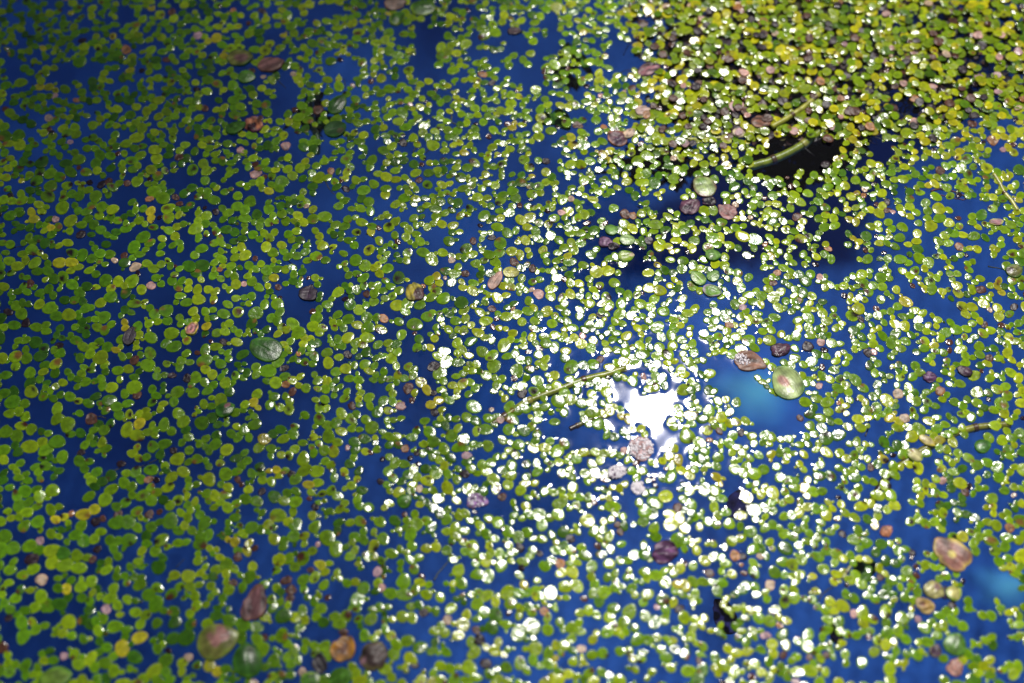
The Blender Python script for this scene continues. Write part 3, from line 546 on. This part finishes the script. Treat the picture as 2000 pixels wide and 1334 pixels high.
# stems and roots
def tube(pts, rad, segs=8, taper=(1, 1), sub=5, wob=0.0):
    p = np.array(pts, float)
    t = np.linspace(0, len(p) - 1, (len(p) - 1) * sub + 1)
    q = []
    for k in t:                                              # Catmull-Rom
        i = min(int(k), len(p) - 2); f = k - i
        p0, p1, p2, p3 = p[max(i - 1, 0)], p[i], p[i + 1], p[min(i + 2, len(p) - 1)]
        q.append(.5 * (2 * p1 + (p2 - p0) * f + (2 * p0 - 5 * p1 + 4 * p2 - p3) * f * f + (3 * p1 - p0 - 3 * p2 + p3) * f ** 3))
    q = np.array(q)
    if wob: q[1:-1] += rng.normal(0, wob, (len(q) - 2, 3))
    d = np.gradient(q, axis=0); d /= np.linalg.norm(d, axis=1)[:, None] + 1e-12
    s1 = np.cross(d, [0, 0, 1.0]); s1 /= np.linalg.norm(s1, axis=1)[:, None] + 1e-12; s2 = np.cross(s1, d)
    V, loops, tot = [], [], []
    for k in range(len(q)):
        r_ = rad * (taper[0] + (taper[1] - taper[0]) * k / (len(q) - 1))
        for j in range(segs):
            an = 2 * math.pi * j / segs; V.append(q[k] + r_ * (math.cos(an) * s1[k] + math.sin(an) * s2[k]))
    for k in range(len(q) - 1):
        for j in range(segs):
            a_, b2 = k * segs + j, k * segs + (j + 1) % segs
            loops += [a_, b2, b2 + segs, a_ + segs]; tot.append(4)
    e = (len(q) - 1) * segs
    loops += list(range(segs))[::-1]; tot.append(segs); loops += [e + j for j in range(segs)]; tot.append(segs)
    return np.array(V), np.array(loops), np.array(tot)

def split_path(pts, cuts):
    p = np.array(pts); dl = np.concatenate([[0], np.cumsum(np.linalg.norm(np.diff(p, axis=0), axis=1))]); dl /= dl[-1]
    f = lambda t: np.array([np.interp(t, dl, p[:, k]) for k in range(3)])
    ed = [0] + list(cuts) + [1]; res = []
    for a_, b2 in zip(ed[:-1], ed[1:]):
        res.append([f(t) for t in np.linspace(a_, b2, 5)])
    return res, [f(c) for c in cuts], f
for i, (pp, rp, colr, lab, cuts, z) in enumerate(STEMS):
    s = mpp(*pp[0]); pts = np.array([G(x, y, z - rp * s * .6) for x, y in pp]); rad = rp * s * 1.35
    base = pts[0].copy(); root = empty('plant_stem', base)
    tag(root, lab, 'stem', 'plant stems in the water')
    segs, nodes_, f = split_path(pts - base, cuts)
    for k, sg in enumerate(segs):
        V, L_, T_ = tube(sg, rad, taper=(1.0, .93), sub=3)
        t = (k + .5) / len(segs)
        c = np.array(colr) * U(.8, 1.15)
        C = np.tile(c, (len(V), 1)) * (1 + .2 * np.sin(V[:, :1] * 900 + V[:, 1:2] * 700))
        if lab.startswith('jointed') and k == len(segs) - 1: C[:] = (.035, .018, .015)
        if lab.startswith('yellow-green') and k == len(segs) - 1: C[:] = (.10, .09, .015)
        if 'dark tip' in lab and k == 0: C[:] = (.04, .02, .015)
        link('internode', mesh_np('internode', V, L_, T_, C, M_STEM), root)
    for k, c in enumerate(nodes_):
        e = f(min(cuts[k] + .02, 1)) - f(max(cuts[k] - .02, 0)); e = e / (np.linalg.norm(e) + 1e-9) * rad * .55
        V, L_, T_ = tube([c - e, c, c + e], rad * 1.14, sub=2)
        C = np.tile(np.array((.09, .05, .02)) if k % 2 == 0 else np.array((.3, .27, .05)), (len(V), 1))
        link('node', mesh_np('node', V, L_, T_, C, M_STEM), root)
    LAND.append((pp[len(pp) // 2][0], pp[len(pp) // 2][1], 'the ' + ' '.join(lab.split()[:3])))

for k in range(4):  # branches of the added shade bough
    v0 = -.7 + .5 * k
    V, L_, T_ = tube([e2 * .2, e1 * .5 + e2 * (v0 * .5 + .1), e1 * 1.0 + e2 * v0, e1 * 1.45 + e2 * (v0 + .12)], .012, segs=7, taper=(1.2, .25))
    link('shade_branch', mesh_np('shade_branch', V, L_, T_, np.tile(np.array((.06, .045, .03)), (len(V), 1)), M_ROOT), bough)
REL = lambda dx, dy: (('right of' if dx > 0 else 'left of') if abs(dx) > abs(dy) else ('below' if dy > 0 else 'above'))
used = set()
ORD = ['', 'second ', 'third ', 'fourth ', 'fifth ', 'sixth ', 'seventh ', 'eighth ', 'ninth ', 'tenth ', 'eleventh ', 'twelfth ']
def unique_label(px, py, what):
    """what it is + how it lies to the nearest leaf one can find"""
    near = sorted(LAND, key=lambda t: (t[0] - px) ** 2 + (t[1] - py) ** 2)[:8]
    for t in near:
        dx, dy = px - t[0], py - t[1]; d = math.hypot(dx, dy)
        for how in ([('close ' if d < 90 else '') + REL(dx, dy)] + [('up' if dy < 0 else 'down') + ' and to the ' + ('right' if dx > 0 else 'left') + ' of']):
            s_ = f'{what} {how} {t[2]}'
            if s_ not in used and len(s_.split()) <= 16:
                used.add(s_); return s_
    t = near[0]
    for o_ in ORD[1:]:
        s_ = f'{o_}{what} {REL(px - t[0], py - t[1])} {t[2]}'
        if s_ not in used: used.add(s_); return s_
    return s_

for i, pp in enumerate(ROOTS):
    z = -0.0006 if i % 3 else -0.002
    pts = np.array([G(x, y, z) for x, y in pp]); base = pts[0].copy(); s = mpp(*pp[0])
    red = i == 17
    V, L_, T_ = tube(pts - base, U(.9, 1.7) * s * (1.6 if red else 1), segs=6, taper=(1.1, .6), sub=4, wob=.4 * s)
    colr = (.10, .012, .015) if red else random.choice([(.012, .014, .012), (.02, .025, .012), (.03, .022, .014), (.07, .08, .02)])
    me = mesh_np('root_strand', V, L_, T_, np.tile(np.array(colr), (len(V), 1)), M_ROOT)
    mx_, my_ = pp[len(pp) // 2]
    lab = 'thin looped dark red strand under the surface at the right' if red else unique_label(mx_, my_, 'thin dark root strand in the water')
    tag(link('root_strand', me, None, base), lab, 'root', 'loose root strands')

# the matted roots hanging under the thick part of the mat
tv, tl, tt, tc, nv_ = [], [], [], [], 0
for _ in range(4200):
    px, py = U(1235, 2060), U(-60, 262)
    if px < 1235 + 110 * U() ** .7: continue
    if py > 262 - .12 * abs(px - 1560): continue
    if px > 1680 and U() < .45: continue
    g0 = G(px, py, -U(.001, .008)); an = U(0, 6.28); ln = U(.004, .013)
    pts = [g0, g0 + [ln * .5 * math.cos(an), ln * .5 * math.sin(an), -.001], g0 + [ln * math.cos(an + .5), ln * math.sin(an + .5), -U(0, .004)]]
    V, L_, T_ = tube(pts, U(.00016, .00045), segs=4, taper=(1, .5), sub=2, wob=.0003)
    tv.append(V); tl.append(L_ + nv_); tt.append(T_); nv_ += len(V)
    tc.append(np.tile(np.array(random.choice([(.016, .010, .010), (.03, .02, .012), (.05, .04, .015), (.02, .008, .016)])), (len(V), 1)))
tag(link('root_tangle', mesh_np('root_tangle', np.concatenate(tv), np.concatenate(tl), np.concatenate(tt), np.concatenate(tc), M_ROOT)),
    'dark brown tangle of fine roots hanging under the thick duckweed mat', 'roots', kind='stuff')

# dark weed in the water, its mat-side clumps added to darken the opening
wv, wl, wt, wc, nv_ = [], [], [], [], 0
for (cx, cy, rx, ry, z0, z1, n_) in [(1555,312,95,50,.015,.05,260),(1630,270,60,40,.015,.04,90),(1290,318,110,36,.02,.05,110),(1110,130,22,32,.01,.03,36),(612,225,22,36,.008,.02,30)]:
    for _ in range(n_):
        q, t = math.sqrt(U()), U(0, 6.28); g0 = G(cx + rx * q * math.cos(t), cy + ry * q * math.sin(t), -U(z0, z1))
        an, ln, wd_ = U(0, 6.28), U(.004, .011), U(.0008, .0022); d = np.array([math.cos(an), math.sin(an), U(-.5, .3)]); sd = np.array([-math.sin(an), math.cos(an), U(-.4, .4)])
        for k, (f, w_) in enumerate([(0, .25), (.35, 1), (.7, .8), (1, .05)]):
            c = g0 + d * ln * f + [0, 0, -.002 * f * f]; wv += [c - sd * wd_ * w_, c + [0, 0, .0003], c + sd * wd_ * w_]
        for k in range(3):
            o_ = nv_ + 3 * k; wl += [o_, o_ + 3, o_ + 4, o_ + 1, o_ + 1, o_ + 4, o_ + 5, o_ + 2]; wt += [4, 4]
        nv_ += 12; wc += [random.choice([(.004, .005, .008), (.006, .008, .006), (.010, .014, .006), (.008, .005, .010)])] * 12
tag(link('weed_and_shade_clumps', mesh_np('weed_and_shade_clumps', np.array(wv), np.array(wl), np.array(wt), np.array(wc), M_SUNK)),
    'nearly black leafy weed under the water, added beside the dense mat to darken it', 'water weed', kind='stuff')

# water beads on the crusted leaves
def beads(o, n_, a, b_, ang, rmin, rmax, uo=(0, 0), sp=.75):
    V, loops, tot = [], [], []
    S_ = 6
    mw = o.data
    vz = np.array([v.co[:] for v in mw.vertices])
    for _ in range(n_):
        q = math.sqrt(U(0, 1)) * sp; t = U(0, 6.28)
        u_, v_ = q * math.cos(t) + uo[0], q * math.sin(t) + uo[1]
        x = (u_ * a) * math.cos(ang) - (v_ * b_) * math.sin(ang); y = (u_ * a) * math.sin(ang) + (v_ * b_) * math.cos(ang)
        z = vz[np.argmin((vz[:, 0] - x) ** 2 + (vz[:, 1] - y) ** 2 + (vz[:, 2] < 0)), 2]
        r_ = U(rmin, rmax); k0 = len(V)
        V.append((x, y, z + r_))
        for la in (.45, .05, -.4):
            for j in range(S_):
                an = 2 * math.pi * (j + la) / S_
                V.append((x + r_ * math.cos(an) * math.sqrt(1 - la * la), y + r_ * math.sin(an) * math.sqrt(1 - la * la), z + r_ * la * 1.4))
        for j in range(S_):
            k = (j + 1) % S_
            loops += [k0, k0 + 1 + j, k0 + 1 + k]; tot.append(3)
            for g_ in range(2):
                A_ = k0 + 1 + g_ * S_; loops += [A_ + j, A_ + S_ + j, A_ + S_ + k, A_ + k]; tot.append(4)
    c = link('water_beads', mesh_np('water_beads', V, loops, tot, None, M_BEAD), o); c['kind'] = 'stuff'
for o, px, py, a, b_, ang, lab in leaf_objs:
    if 'crusted' in lab: beads(o, 170, a, b_, ang, .0002, .00055, sp=.95)
    elif 'beaded' in lab: beads(o, 70, a, b_, ang, .0002, .00045, (-.45, 0), .5)
    elif 'sprinkled' in lab: beads(o, 40, a, b_, ang, .0002, .00045, sp=.9)
    elif 'scrap below the bead' in lab: beads(o, 30, a, b_, ang, .0002, .00045, sp=.9)
    elif 'dark purple shiny' in lab: beads(o, 14, a, b_, ang, .0001, .0003, (-.3, -.5), .4)

# ------------------------------------------------------------------ duckweed: where it grows and how thick
XS = np.array([-300, 0, 250, 500, 750, 1000, 1250, 1500, 1750, 2000, 2300])
YS = np.array([-100, 0, 150, 300, 500, 700, 900, 1100, 1334, 1500])
DENS = np.array([
 [.60,.60,.60,.60,.68,.74,1.0,1.2,1.2,1.05,1.],
 [.60,.62,.62,.62,.70,.74,1.0,1.2,1.2,1.05,1.],
 [.62,.62,.64,.64,.72,.80,1.0,1.2,1.15,.95,.9],
 [.62,.66,.68,.68,.74,.82,.92,.92,.90,.85,.85],
 [.66,.68,.68,.68,.74,.82,.86,.82,.82,.82,.8],
 [.66,.70,.68,.68,.74,.82,.92,.82,.80,.80,.8],
 [.66,.70,.68,.70,.72,.82,.88,.84,.80,.80,.8],
 [.66,.68,.68,.68,.72,.80,.84,.80,.80,.78,.8],
 [.66,.66,.68,.72,.76,.80,.82,.78,.76,.74,.7],
 [.66,.66,.68,.72,.76,.80,.82,.78,.76,.74,.7]])
def bilinear(px, py, M):
    px = min(max(px, XS[0]), XS[-1] - 1e-3); py = min(max(py, YS[0]), YS[-1] - 1e-3)
    i = np.searchsorted(XS, px, 'right') - 1; j = np.searchsorted(YS, py, 'right') - 1
    fx = (px - XS[i]) / (XS[i + 1] - XS[i]); fy = (py - YS[j]) / (YS[j + 1] - YS[j])
    return (M[j, i] * (1 - fx) + M[j, i + 1] * fx) * (1 - fy) + (M[j + 1, i] * (1 - fx) + M[j + 1, i + 1] * fx) * fy

WIN = int(0.0052 / CELL)
def local_cover(x, y):
    i, j = int(ix(x)), int(iy(y))
    s_ = occ[max(j - WIN, 0):j + WIN, max(i - WIN, 0):i + WIN]
    g_ = gap[max(j - WIN, 0):j + WIN, max(i - WIN, 0):i + WIN]
    free = (~g_).sum()
    return (s_ > 0).sum() / max(free, 1)

GREENS = [(.13, .27, .004), (.20, .34, .005), (.27, .39, .005), (.37, .44, .007), (.155, .30, .006), (.06, .16, .005)]
YELS = [(.38, .39, .012), (.40, .36, .015)]
DEADS = [((.52, .30, .26), 'pink'), ((.50, .36, .24), 'cream'), ((.085, .032, .018), 'brown'), ((.018, .008, .014), 'purple-black'), ((.34, .15, .05), 'rusty orange'), ((.42, .26, .28), 'lilac pink')]
SPOTC = [(.07, .022, .012), (.015, .007, .009), (.20, .10, .02)]

plants = []                                 # every plant: list of fronds (cx, cy, a, b, ang, z, col, spot) + info
def try_plant(x, y, mx, big, ov, dead=False, force=False):
    """a mother frond with daughters budding from it; placed when there is room"""
    a = big * U(.85, 1.2); b_ = a * U(.70, .92); ang = U(0, 6.28)
    if dead: a *= U(.6, .95); b_ = a * U(.7, .95)
    fr_ = [(x, y, a, b_, ang)]
    nd = 0 if dead else rng.choice([0, 1, 2, 3], p=[.14, .40, .34, .12])
    sides = [ang + np.pi + U(-.5, .5) + s * U(.5, 1.0) for s in (1, -1)] + [ang + U(-.4, .4)]
    for k in range(nd):
        da = a * (U(.68, 1.04) if U() < .82 else U(.32, .5)); db = da * U(.72, .95); t = sides[k]
        e = 1.0 / math.sqrt((math.cos(t - ang) / a) ** 2 + (math.sin(t - ang) / b_) ** 2)
        dd = e + da * U(.55, .80); fr_.append((x + dd * math.cos(t), y + dd * math.sin(t), da, db, t + U(-.4, .4)))
    cells = []
    for f in fr_:
        ec = ellipse_cells(*f, .98)
        if ec is None: return False
        sl_, m_ = ec; n_ = m_.sum()
        if n_ == 0: return False
        o_ = occ[sl_][m_]
        if (o_ == 1).sum() > ov * n_ or (o_ == 2).sum() > .30 * n_: return False
        if not force and gap[sl_][m_].sum() > .28 * n_: return False
        cells.append(ec)
    for sl_, m_ in cells:
        v = occ[sl_]; v[m_ & (v == 0)] = 1
    plants.append(dict(x=x, y=y, fr=fr_, dead=dead))
    return True

jj, ii = np.mgrid[0:NY, 0:NX]
gxx, gyy = X0 + ii * CELL, Y0 + jj * CELL
dep_ = gyy * cth + DIST
RPX = W / 2 + FPX * gxx / dep_; RPY = H / 2 - FPX * (gyy * sth) / dep_
INF = (RPX > -190) & (RPX < W + 190) & (RPY > -90) & (RPY < H + 150)
def bil_arr(px, py, M):
    px = np.clip(px, XS[0], XS[-1] - 1e-3); py = np.clip(py, YS[0], YS[-1] - 1e-3)
    i = np.searchsorted(XS, px, 'right') - 1; j = np.searchsorted(YS, py, 'right') - 1
    fx = (px - XS[i]) / (XS[i + 1] - XS[i]); fy = (py - YS[j]) / (YS[j + 1] - YS[j])
    return (M[j, i] * (1 - fx) + M[j, i + 1] * fx) * (1 - fy) + (M[j + 1, i] * (1 - fx) + M[j + 1, i + 1] * fx) * fy
TGT = bil_arr(RPX, RPY, DENS).astype(np.float32)
def boxsum(M, w):
    c = np.zeros((NY + 1, NX + 1), np.float32); c[1:, 1:] = np.cumsum(np.cumsum(M, 0, dtype=np.float64), 1)
    a0, a1 = np.clip(np.arange(NY) - w, 0, NY), np.clip(np.arange(NY) + w, 0, NY); b0, b1 = np.clip(np.arange(NX) - w, 0, NX), np.clip(np.arange(NX) + w, 0, NX)
    return c[a1][:, b1] - c[a0][:, b1] - c[a1][:, b0] + c[a0][:, b0]
FREE = np.maximum(boxsum(~gap, WIN), 1)
LUMP = (smooth_noise(gxx * 90, gyy * 90, 1.0, 5) * .03).astype(np.float32)      # the mat drifts into lumps
def scatter(big, ovf, batches, n_, deadp, off=0.0):
    for _ in range(batches):
        cov = boxsum(occ > 0, WIN) / FREE
        c = np.flatnonzero(INF & (occ == 0) & ~gap & (cov < TGT + LUMP + off))
        if len(c) == 0: return
        for k in rng.choice(c, min(n_, len(c)), replace=False):
            j, i = divmod(int(k), NX)
            if occ[j, i]: continue
            x, y = X0 + i * CELL, Y0 + j * CELL; px, py = RPX[j, i], RPY[j, i]
            try_plant(x, y, 0, big(px, py), ovf(TGT[j, i]), U() < deadp(px, py))
bigf = lambda px, py: (1.14 if px > 1250 and py < 260 else 1.0) * (.00270 - .00028 * min(max((px - 300) / 1300, 0), 1) - .0002 * min(max((500 - py) / 500, 0), 1)) * U(.75, 1.15)
deadf = lambda px, py: .10 if (px > 1250 and py < 230) else .035
for q_ in STRAY:                            # a few loose plants drift in the open water
    for dx_, dy_ in ((0, 0), (.004, .003), (-.005, .002)):
        x, y = q_[0] + dx_ + U(-.002, .002), q_[1] + dy_ + U(-.002, .002)
        try_plant(x, y, 0, U(.0016, .0023), .2, False, True)
scatter(bigf, lambda d_: .16 + .5 * max(0, min(d_, 1.1) - .8), 22, 500, deadf)
scatter(lambda px, py: bigf(px, py) * .86, lambda d_: .24 + .7 * max(0, min(d_, 1.1) - .8), 12, 600, deadf)
scatter(lambda px, py: bigf(px, py) * .74, lambda d_: .28 + 1.0 * max(0, min(d_, 1.1) - .8), 6, 700, lambda a_, b2: .08)
print('coverage', ((occ > 0) & INF).sum() / INF.sum())
print('plants', len(plants), 'fronds', sum(len(p['fr']) for p in plants))

# a scatter of fronds riding on top of one another in the thick mat
for _ in range(420):
    px, py = U(1240, 2080), U(-60, 330)
    if py > 330 - abs(px - 1600) * .1 or bilinear(px, py, DENS) < .9: continue
    x, y, _z = G(px, py)
    if gap[int(iy(y)), int(ix(x))]: continue
    a = U(.0017, .0025); plants.append(dict(x=x, y=y, fr=[(x, y, a, a * U(.75, .95), U(0, 6.28))], dead=U() < .3, lift=.0009))

# ------------------------------------------------------------------ build every plant's fronds
def colour_frond(p, px, mother):
    if p['dead']:
        k = p.setdefault('dk', int(rng.choice(len(DEADS), p=[.07, .08, .42, .30, .08, .05])))
        return np.array(DEADS[k][0]) * U(.75, 1.2), None
    g = p.setdefault('g', rng.choice(['green', 'yellow'], p=[.98, .02]))
    if g == 'yellow' and (mother or U() < .45): c = np.array(YELS[int(U(0, 2))])
    else:
        w = np.array([1.2, 1.4, 1.2, .9, 1.0, .7]); w = w / w.sum()
        base = p.setdefault('bi', int(rng.choice(6, p=w)))
        c = np.array(GREENS[base if U() < .7 else int(rng.choice(6, p=w))])
        light_fall = min(max((px - 200) / 900, 0), 1)                    # left fronds tinted darker, painting the light falloff into their colour
        c = c * (np.array([.60, .74, .9]) * (1 - light_fall) + np.array([1, 1, 1]) * light_fall)
        if px > 1230 and p['py'] < 320: c = c * (1.24, 1.0, .9)      # the crowded mat is yellower
    c = c * U(.72, 1.2)
    spot = None
    if U() < .19: spot = (U(-.9, .9), U(-.7, .7), U(.2, .65), SPOTC[int(U(0, 3))])
    return c, spot

for p in plants:
    px, py = P(p['x'], p['y']); p['px'], p['py'] = px, py
    p['geo'] = []
    area = 0
    tx0, ty0 = rng.normal(0, .022, 2)
    for k, (cx, cy, a, b_, ang) in enumerate(p['fr']):
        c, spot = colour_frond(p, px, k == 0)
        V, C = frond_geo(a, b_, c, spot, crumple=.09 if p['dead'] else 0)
        V = rotz(V, ang); V = tilt(V, tx0 + rng.normal(0, .03) * (3 if U() < .06 else 1), ty0 + rng.normal(0, .03) * (3 if U() < .06 else 1))
        V[:, 2] += .00007 + (.00008 if k == 0 else U(-.0001, .0001)) + p.get('lift', 0) + U(0, .0001)
        if bilinear(px, py, DENS) > .93: V[:, 2] += U(0, .0006); V = tilt(V - [0, 0, 0], *rng.normal(0, .028, 2))
        p['geo'].append((V, C, cx, cy)); area += a * b_
        if 'lift' not in p: FOOT.append((cx, cy, a, b_, ang))
    p['area'] = area / mpp(px, py) ** 2
    m_ = 14
    p['inside'] = m_ < px < W - m_ and m_ < py < H - m_

alive = sorted([p for p in plants if not p['dead'] and p['inside'] and 'lift' not in p], key=lambda p: -p['area'])
single = alive[:300]
dead = sorted([p for p in plants if p['dead'] and p['inside']], key=lambda p: -p['area'])
deads = dead[:300]
sid = set(map(id, single)) | set(map(id, deads))
NUM = ['', 'one', 'two', 'three', 'four']
for p in single:
    n_ = len(p['geo']); root = empty('duckweed_plant', (p['x'], p['y'], 0))
    mean = np.mean([g_[1].mean(0) for g_ in p['geo']], 0)
    cw = 'yellow' if p['g'] == 'yellow' else ('bright green' if mean[0] > .19 else 'dark green' if mean[0] < .11 else 'green')
    what = f"{cw} duckweed of {NUM[n_]} frond{'s' if n_ > 1 else ''}"
    tag(root, unique_label(p['px'], p['py'], what), 'duckweed', 'duckweed plants floating on the water')
    for V, C, cx, cy in p['geo']:
        link('frond', mesh_np('frond', V, F_L, F_T, C, M_FROND), root, (cx - p['x'], cy - p['y'], 0))
for p in deads:
    V, C, cx, cy = p['geo'][0]
    o = link('withered_frond', mesh_np('withered_frond', V, F_L, F_T, C, M_DEAD), None, (cx, cy, 0))
    tag(o, unique_label(p['px'], p['py'], f"{DEADS[p['dk']][1]} withered frond"), 'withered frond', 'withered fronds in the mat')

def bulk(name, geos, L_, T_, mat):
    nv = len(geos[0][0]); Vs = np.concatenate([g_[0] + [g_[2], g_[3], 0] for g_ in geos]); Cs = np.concatenate([g_[1] for g_ in geos])
    Ls = (np.arange(len(geos))[:, None] * nv + L_[None]).ravel(); Ts = np.tile(T_, len(geos))
    return link(name, mesh_np(name, Vs, Ls, Ts, Cs, mat))
rest = [g_ for p in plants if id(p) not in sid for g_ in p['geo']]
tag(bulk('duckweed_mat', rest, F_L, F_T, M_FROND), 'countless small green duckweed fronds covering the pond between the larger plants', 'duckweed', kind='stuff')

under = []
for _ in range(3200):
    px, py = U(1225, 2080), U(-70, 300)
    if px < 1225 + 130 * U() ** .7: continue
    if py > 290 - .2 * abs(px - 1560) or U() < (px - 1650) / 700: continue
    x, y, _z = G(px, py)
    if gap[int(iy(y)), int(ix(x))]: continue
    c = random.choice([(.03, .012, .012), (.05, .022, .015), (.02, .010, .018), (.06, .05, .012), (.09, .04, .03)])
    a = U(.0014, .0026); V, C = frond_geo(a, a * U(.7, .95), c, None, crumple=.08)
    V = tilt(rotz(V, U(0, 6.28)), *rng.normal(0, .15, 2)); V[:, 2] -= U(.0012, .004); under.append((V, C, x, y))
tag(bulk('decayed_duckweed', under, F_L, F_T, M_DEAD), 'brown decayed duckweed sunk beneath the crowded green mat', 'duckweed', kind='stuff')

# ------------------------------------------------------------------ the mat goes on beyond the picture, its density shaped to shade the bed
SHX = SUN[0] / SUN[2]; SHY = SUN[1] / SUN[2]
BLOBS = [(1620,90,420,150,-.6),(1500,770,75,75,.75),(1965,1150,60,45,.6),(870,455,150,110,.30),(1390,640,80,70,.30),(1790,1310,80,40,.15),(960,330,90,90,.12),(1300,860,110,80,.15),(1080,390,60,50,.22),
         (1330,470,260,95,-.62),(1560,320,190,120,-.9),(1440,1000,90,70,-.35),(1410,1190,70,80,-.4),(1650,500,110,60,-.25),(1850,760,120,100,-.08),(1700,1180,90,70,-.25),
         (1200,560,80,60,-.2),(740,360,70,60,-.12),(1780,200,150,90,-.25),(560,200,60,60,-.15)]
def bed_light(px, py):
    b0 = np.interp(px, [-100, 150, 500, 900, 1500, 2000], [.24, .30, .48, .66, .58, .46]) * np.interp(py, [-100, 150, 500, 1334], [.9, .95, 1, .95])
    for bx, by, rx, ry, k in BLOBS: b0 = b0 + k * np.exp(-((px - bx) / rx) ** 2 - ((py - by) / ry) ** 2)
    return np.clip(b0, .01, 1)
BS = 8
BL, BT = disc_topology(BS, 1); BTH = np.arange(BS) * 2 * np.pi / BS
pit = .0034
fj, fi = np.mgrid[0:int(1.02 / pit), 0:int(1.12 / pit)]
fx_ = -.56 + (fi + .5 * (fj % 2)) * pit + U(-.3, .3, fi.shape) * pit; fy_ = -.12 + fj * pit + U(-.3, .3, fi.shape) * pit
def P_arr(x, y, z):
    dz = y * cth + DIST - z * sth
    return W / 2 + FPX * x / dz, H / 2 - FPX * (y * sth + z * cth) / dz
qx, qy = P_arr(fx_, fy_, 0.0)
bx_, by_ = P_arr(fx_ - SHX * bedD, fy_ - SHY * bedD, -bedD)
want = 1 - bed_light(bx_, by_)
seen_ = (bx_ > -250) & (bx_ < W + 250) & (by_ > -250) & (by_ < H + 250)
want = np.where(seen_, want, .62)
keep = ~((qx > -175) & (qx < W + 175) & (qy > -80) & (qy < H + 135)) & ((fi * .7548776662 + fj * .5698402910) % 1 < want * 1.08)
fx_, fy_, want = fx_[keep], fy_[keep], want[keep]; nf_ = len(fx_)
a_ = U(.0017, .00215, nf_) * np.interp(want, [.8, 1], [1, 1.9]); an = U(0, 6.28, nf_); b_ = a_ * U(.8, .95, nf_)
V = np.zeros((nf_, 1 + BS, 3)); V[:, 0, 2] = a_ * .12
lx, ly = a_[:, None] * np.cos(BTH), b_[:, None] * np.sin(BTH)
V[:, 1:, 0] = lx * np.cos(an)[:, None] - ly * np.sin(an)[:, None]; V[:, 1:, 1] = lx * np.sin(an)[:, None] + ly * np.cos(an)[:, None]
V[:, :, 0] += fx_[:, None]; V[:, :, 1] += fy_[:, None]; V[:, :, 2] += .0003 + U(0, .0003, nf_)[:, None]
FC = np.repeat(np.array(GREENS)[rng.integers(0, 6, nf_)], 1 + BS, 0)
FL = (np.arange(nf_)[:, None] * (1 + BS) + BL[None]).ravel()
far = nf_ * [0]
fm = link('duckweed_mat', mesh_np('duckweed_mat', V.reshape(-1, 3), FL, np.tile(BT, nf_), FC, M_FROND))  # off-frame mat, its density shaped to shade the bed
print('far fronds', len(far))
tag(fm, 'further green duckweed mat beyond the upper edge of the picture, its density shaped to shade the bed', 'duckweed', kind='stuff')

# ------------------------------------------------------------------ water surface: flat between, drawn up against every frond
DX = 0.00054
wx = np.arange(-.262, .2621, DX); wy = np.arange(G(1000, H + 90)[1], G(1000, -70)[1], DX)
Hs = np.zeros((len(wy), len(wx)))
for cx, cy, a, b_, ang in FOOT:
    r = max(a, b_) + .0032
    i0, i1 = np.searchsorted(wx, cx - r), np.searchsorted(wx, cx + r); j0, j1 = np.searchsorted(wy, cy - r), np.searchsorted(wy, cy + r)
    if i1 <= i0 or j1 <= j0: continue
    dx = wx[None, i0:i1] - cx; dy = wy[j0:j1, None] - cy; c, s = math.cos(ang), math.sin(ang)
    u_ = (dx * c + dy * s); v_ = (-dx * s + dy * c); q = np.sqrt((u_ / a) ** 2 + (v_ / b_) ** 2) + 1e-9
    d = np.maximum((q - 1) * np.hypot(u_, v_) / q, 0)
    th_ = np.arctan2(v_, u_); amp = np.full(d.shape, .16)
    for _ in range(int(U(0, 3))):
        t0 = U(0, 6.28); amp = amp + U(.2, 1) * np.exp(-((((th_ - t0) + np.pi) % (2 * np.pi) - np.pi) / .4) ** 2)
    Hs[j0:j1, i0:i1] += amp * np.exp(-d / .0007) * np.clip((.0032 - d) / .0022, 0, 1)
Z = .00018 * (1 - np.exp(-Hs * 1.0))
gx, gy = np.meshgrid(wx, wy)
ef = np.clip(np.minimum.reduce([gx - wx[0], wx[-1] - gx, gy - wy[0], wy[-1] - gy]) / .006, 0, 1)
Z = Z + .0000022 * (np.sin(gx * 410 + gy * 230) + np.sin(gx * -190 + gy * 520 + 1) + .7 * np.sin(gx * 760 - gy * 330 + 2))
Z *= ef
nx_, ny_ = len(wx), len(wy)
V = np.stack([gx, gy, Z], -1).reshape(-1, 3)
k = (np.arange(ny_ - 1)[:, None] * nx_ + np.arange(nx_ - 1)[None]).ravel()
Q = np.stack([k, k + 1, k + 1 + nx_, k + nx_], 1)
xa, xb, ya, yb2 = wx[0], wx[-1], wy[0], wy[-1]; b0 = len(V); E = 2.4
V = np.vstack([V, [(-E, -E, 0), (E, -E, 0), (E, E, 0), (-E, E, 0), (xa, ya, 0), (xb, ya, 0), (xb, yb2, 0), (xa, yb2, 0)]])
Q = np.vstack([Q, np.array([[0, 1, 5, 4], [1, 2, 6, 5], [2, 3, 7, 6], [3, 0, 4, 7]]) + b0])
me = mesh_np('water', V, Q.ravel(), np.full(len(Q), 4), None, M_WATER)
tag(link('water', me), 'clear still pond water glinting in the sun', 'water', kind='structure')
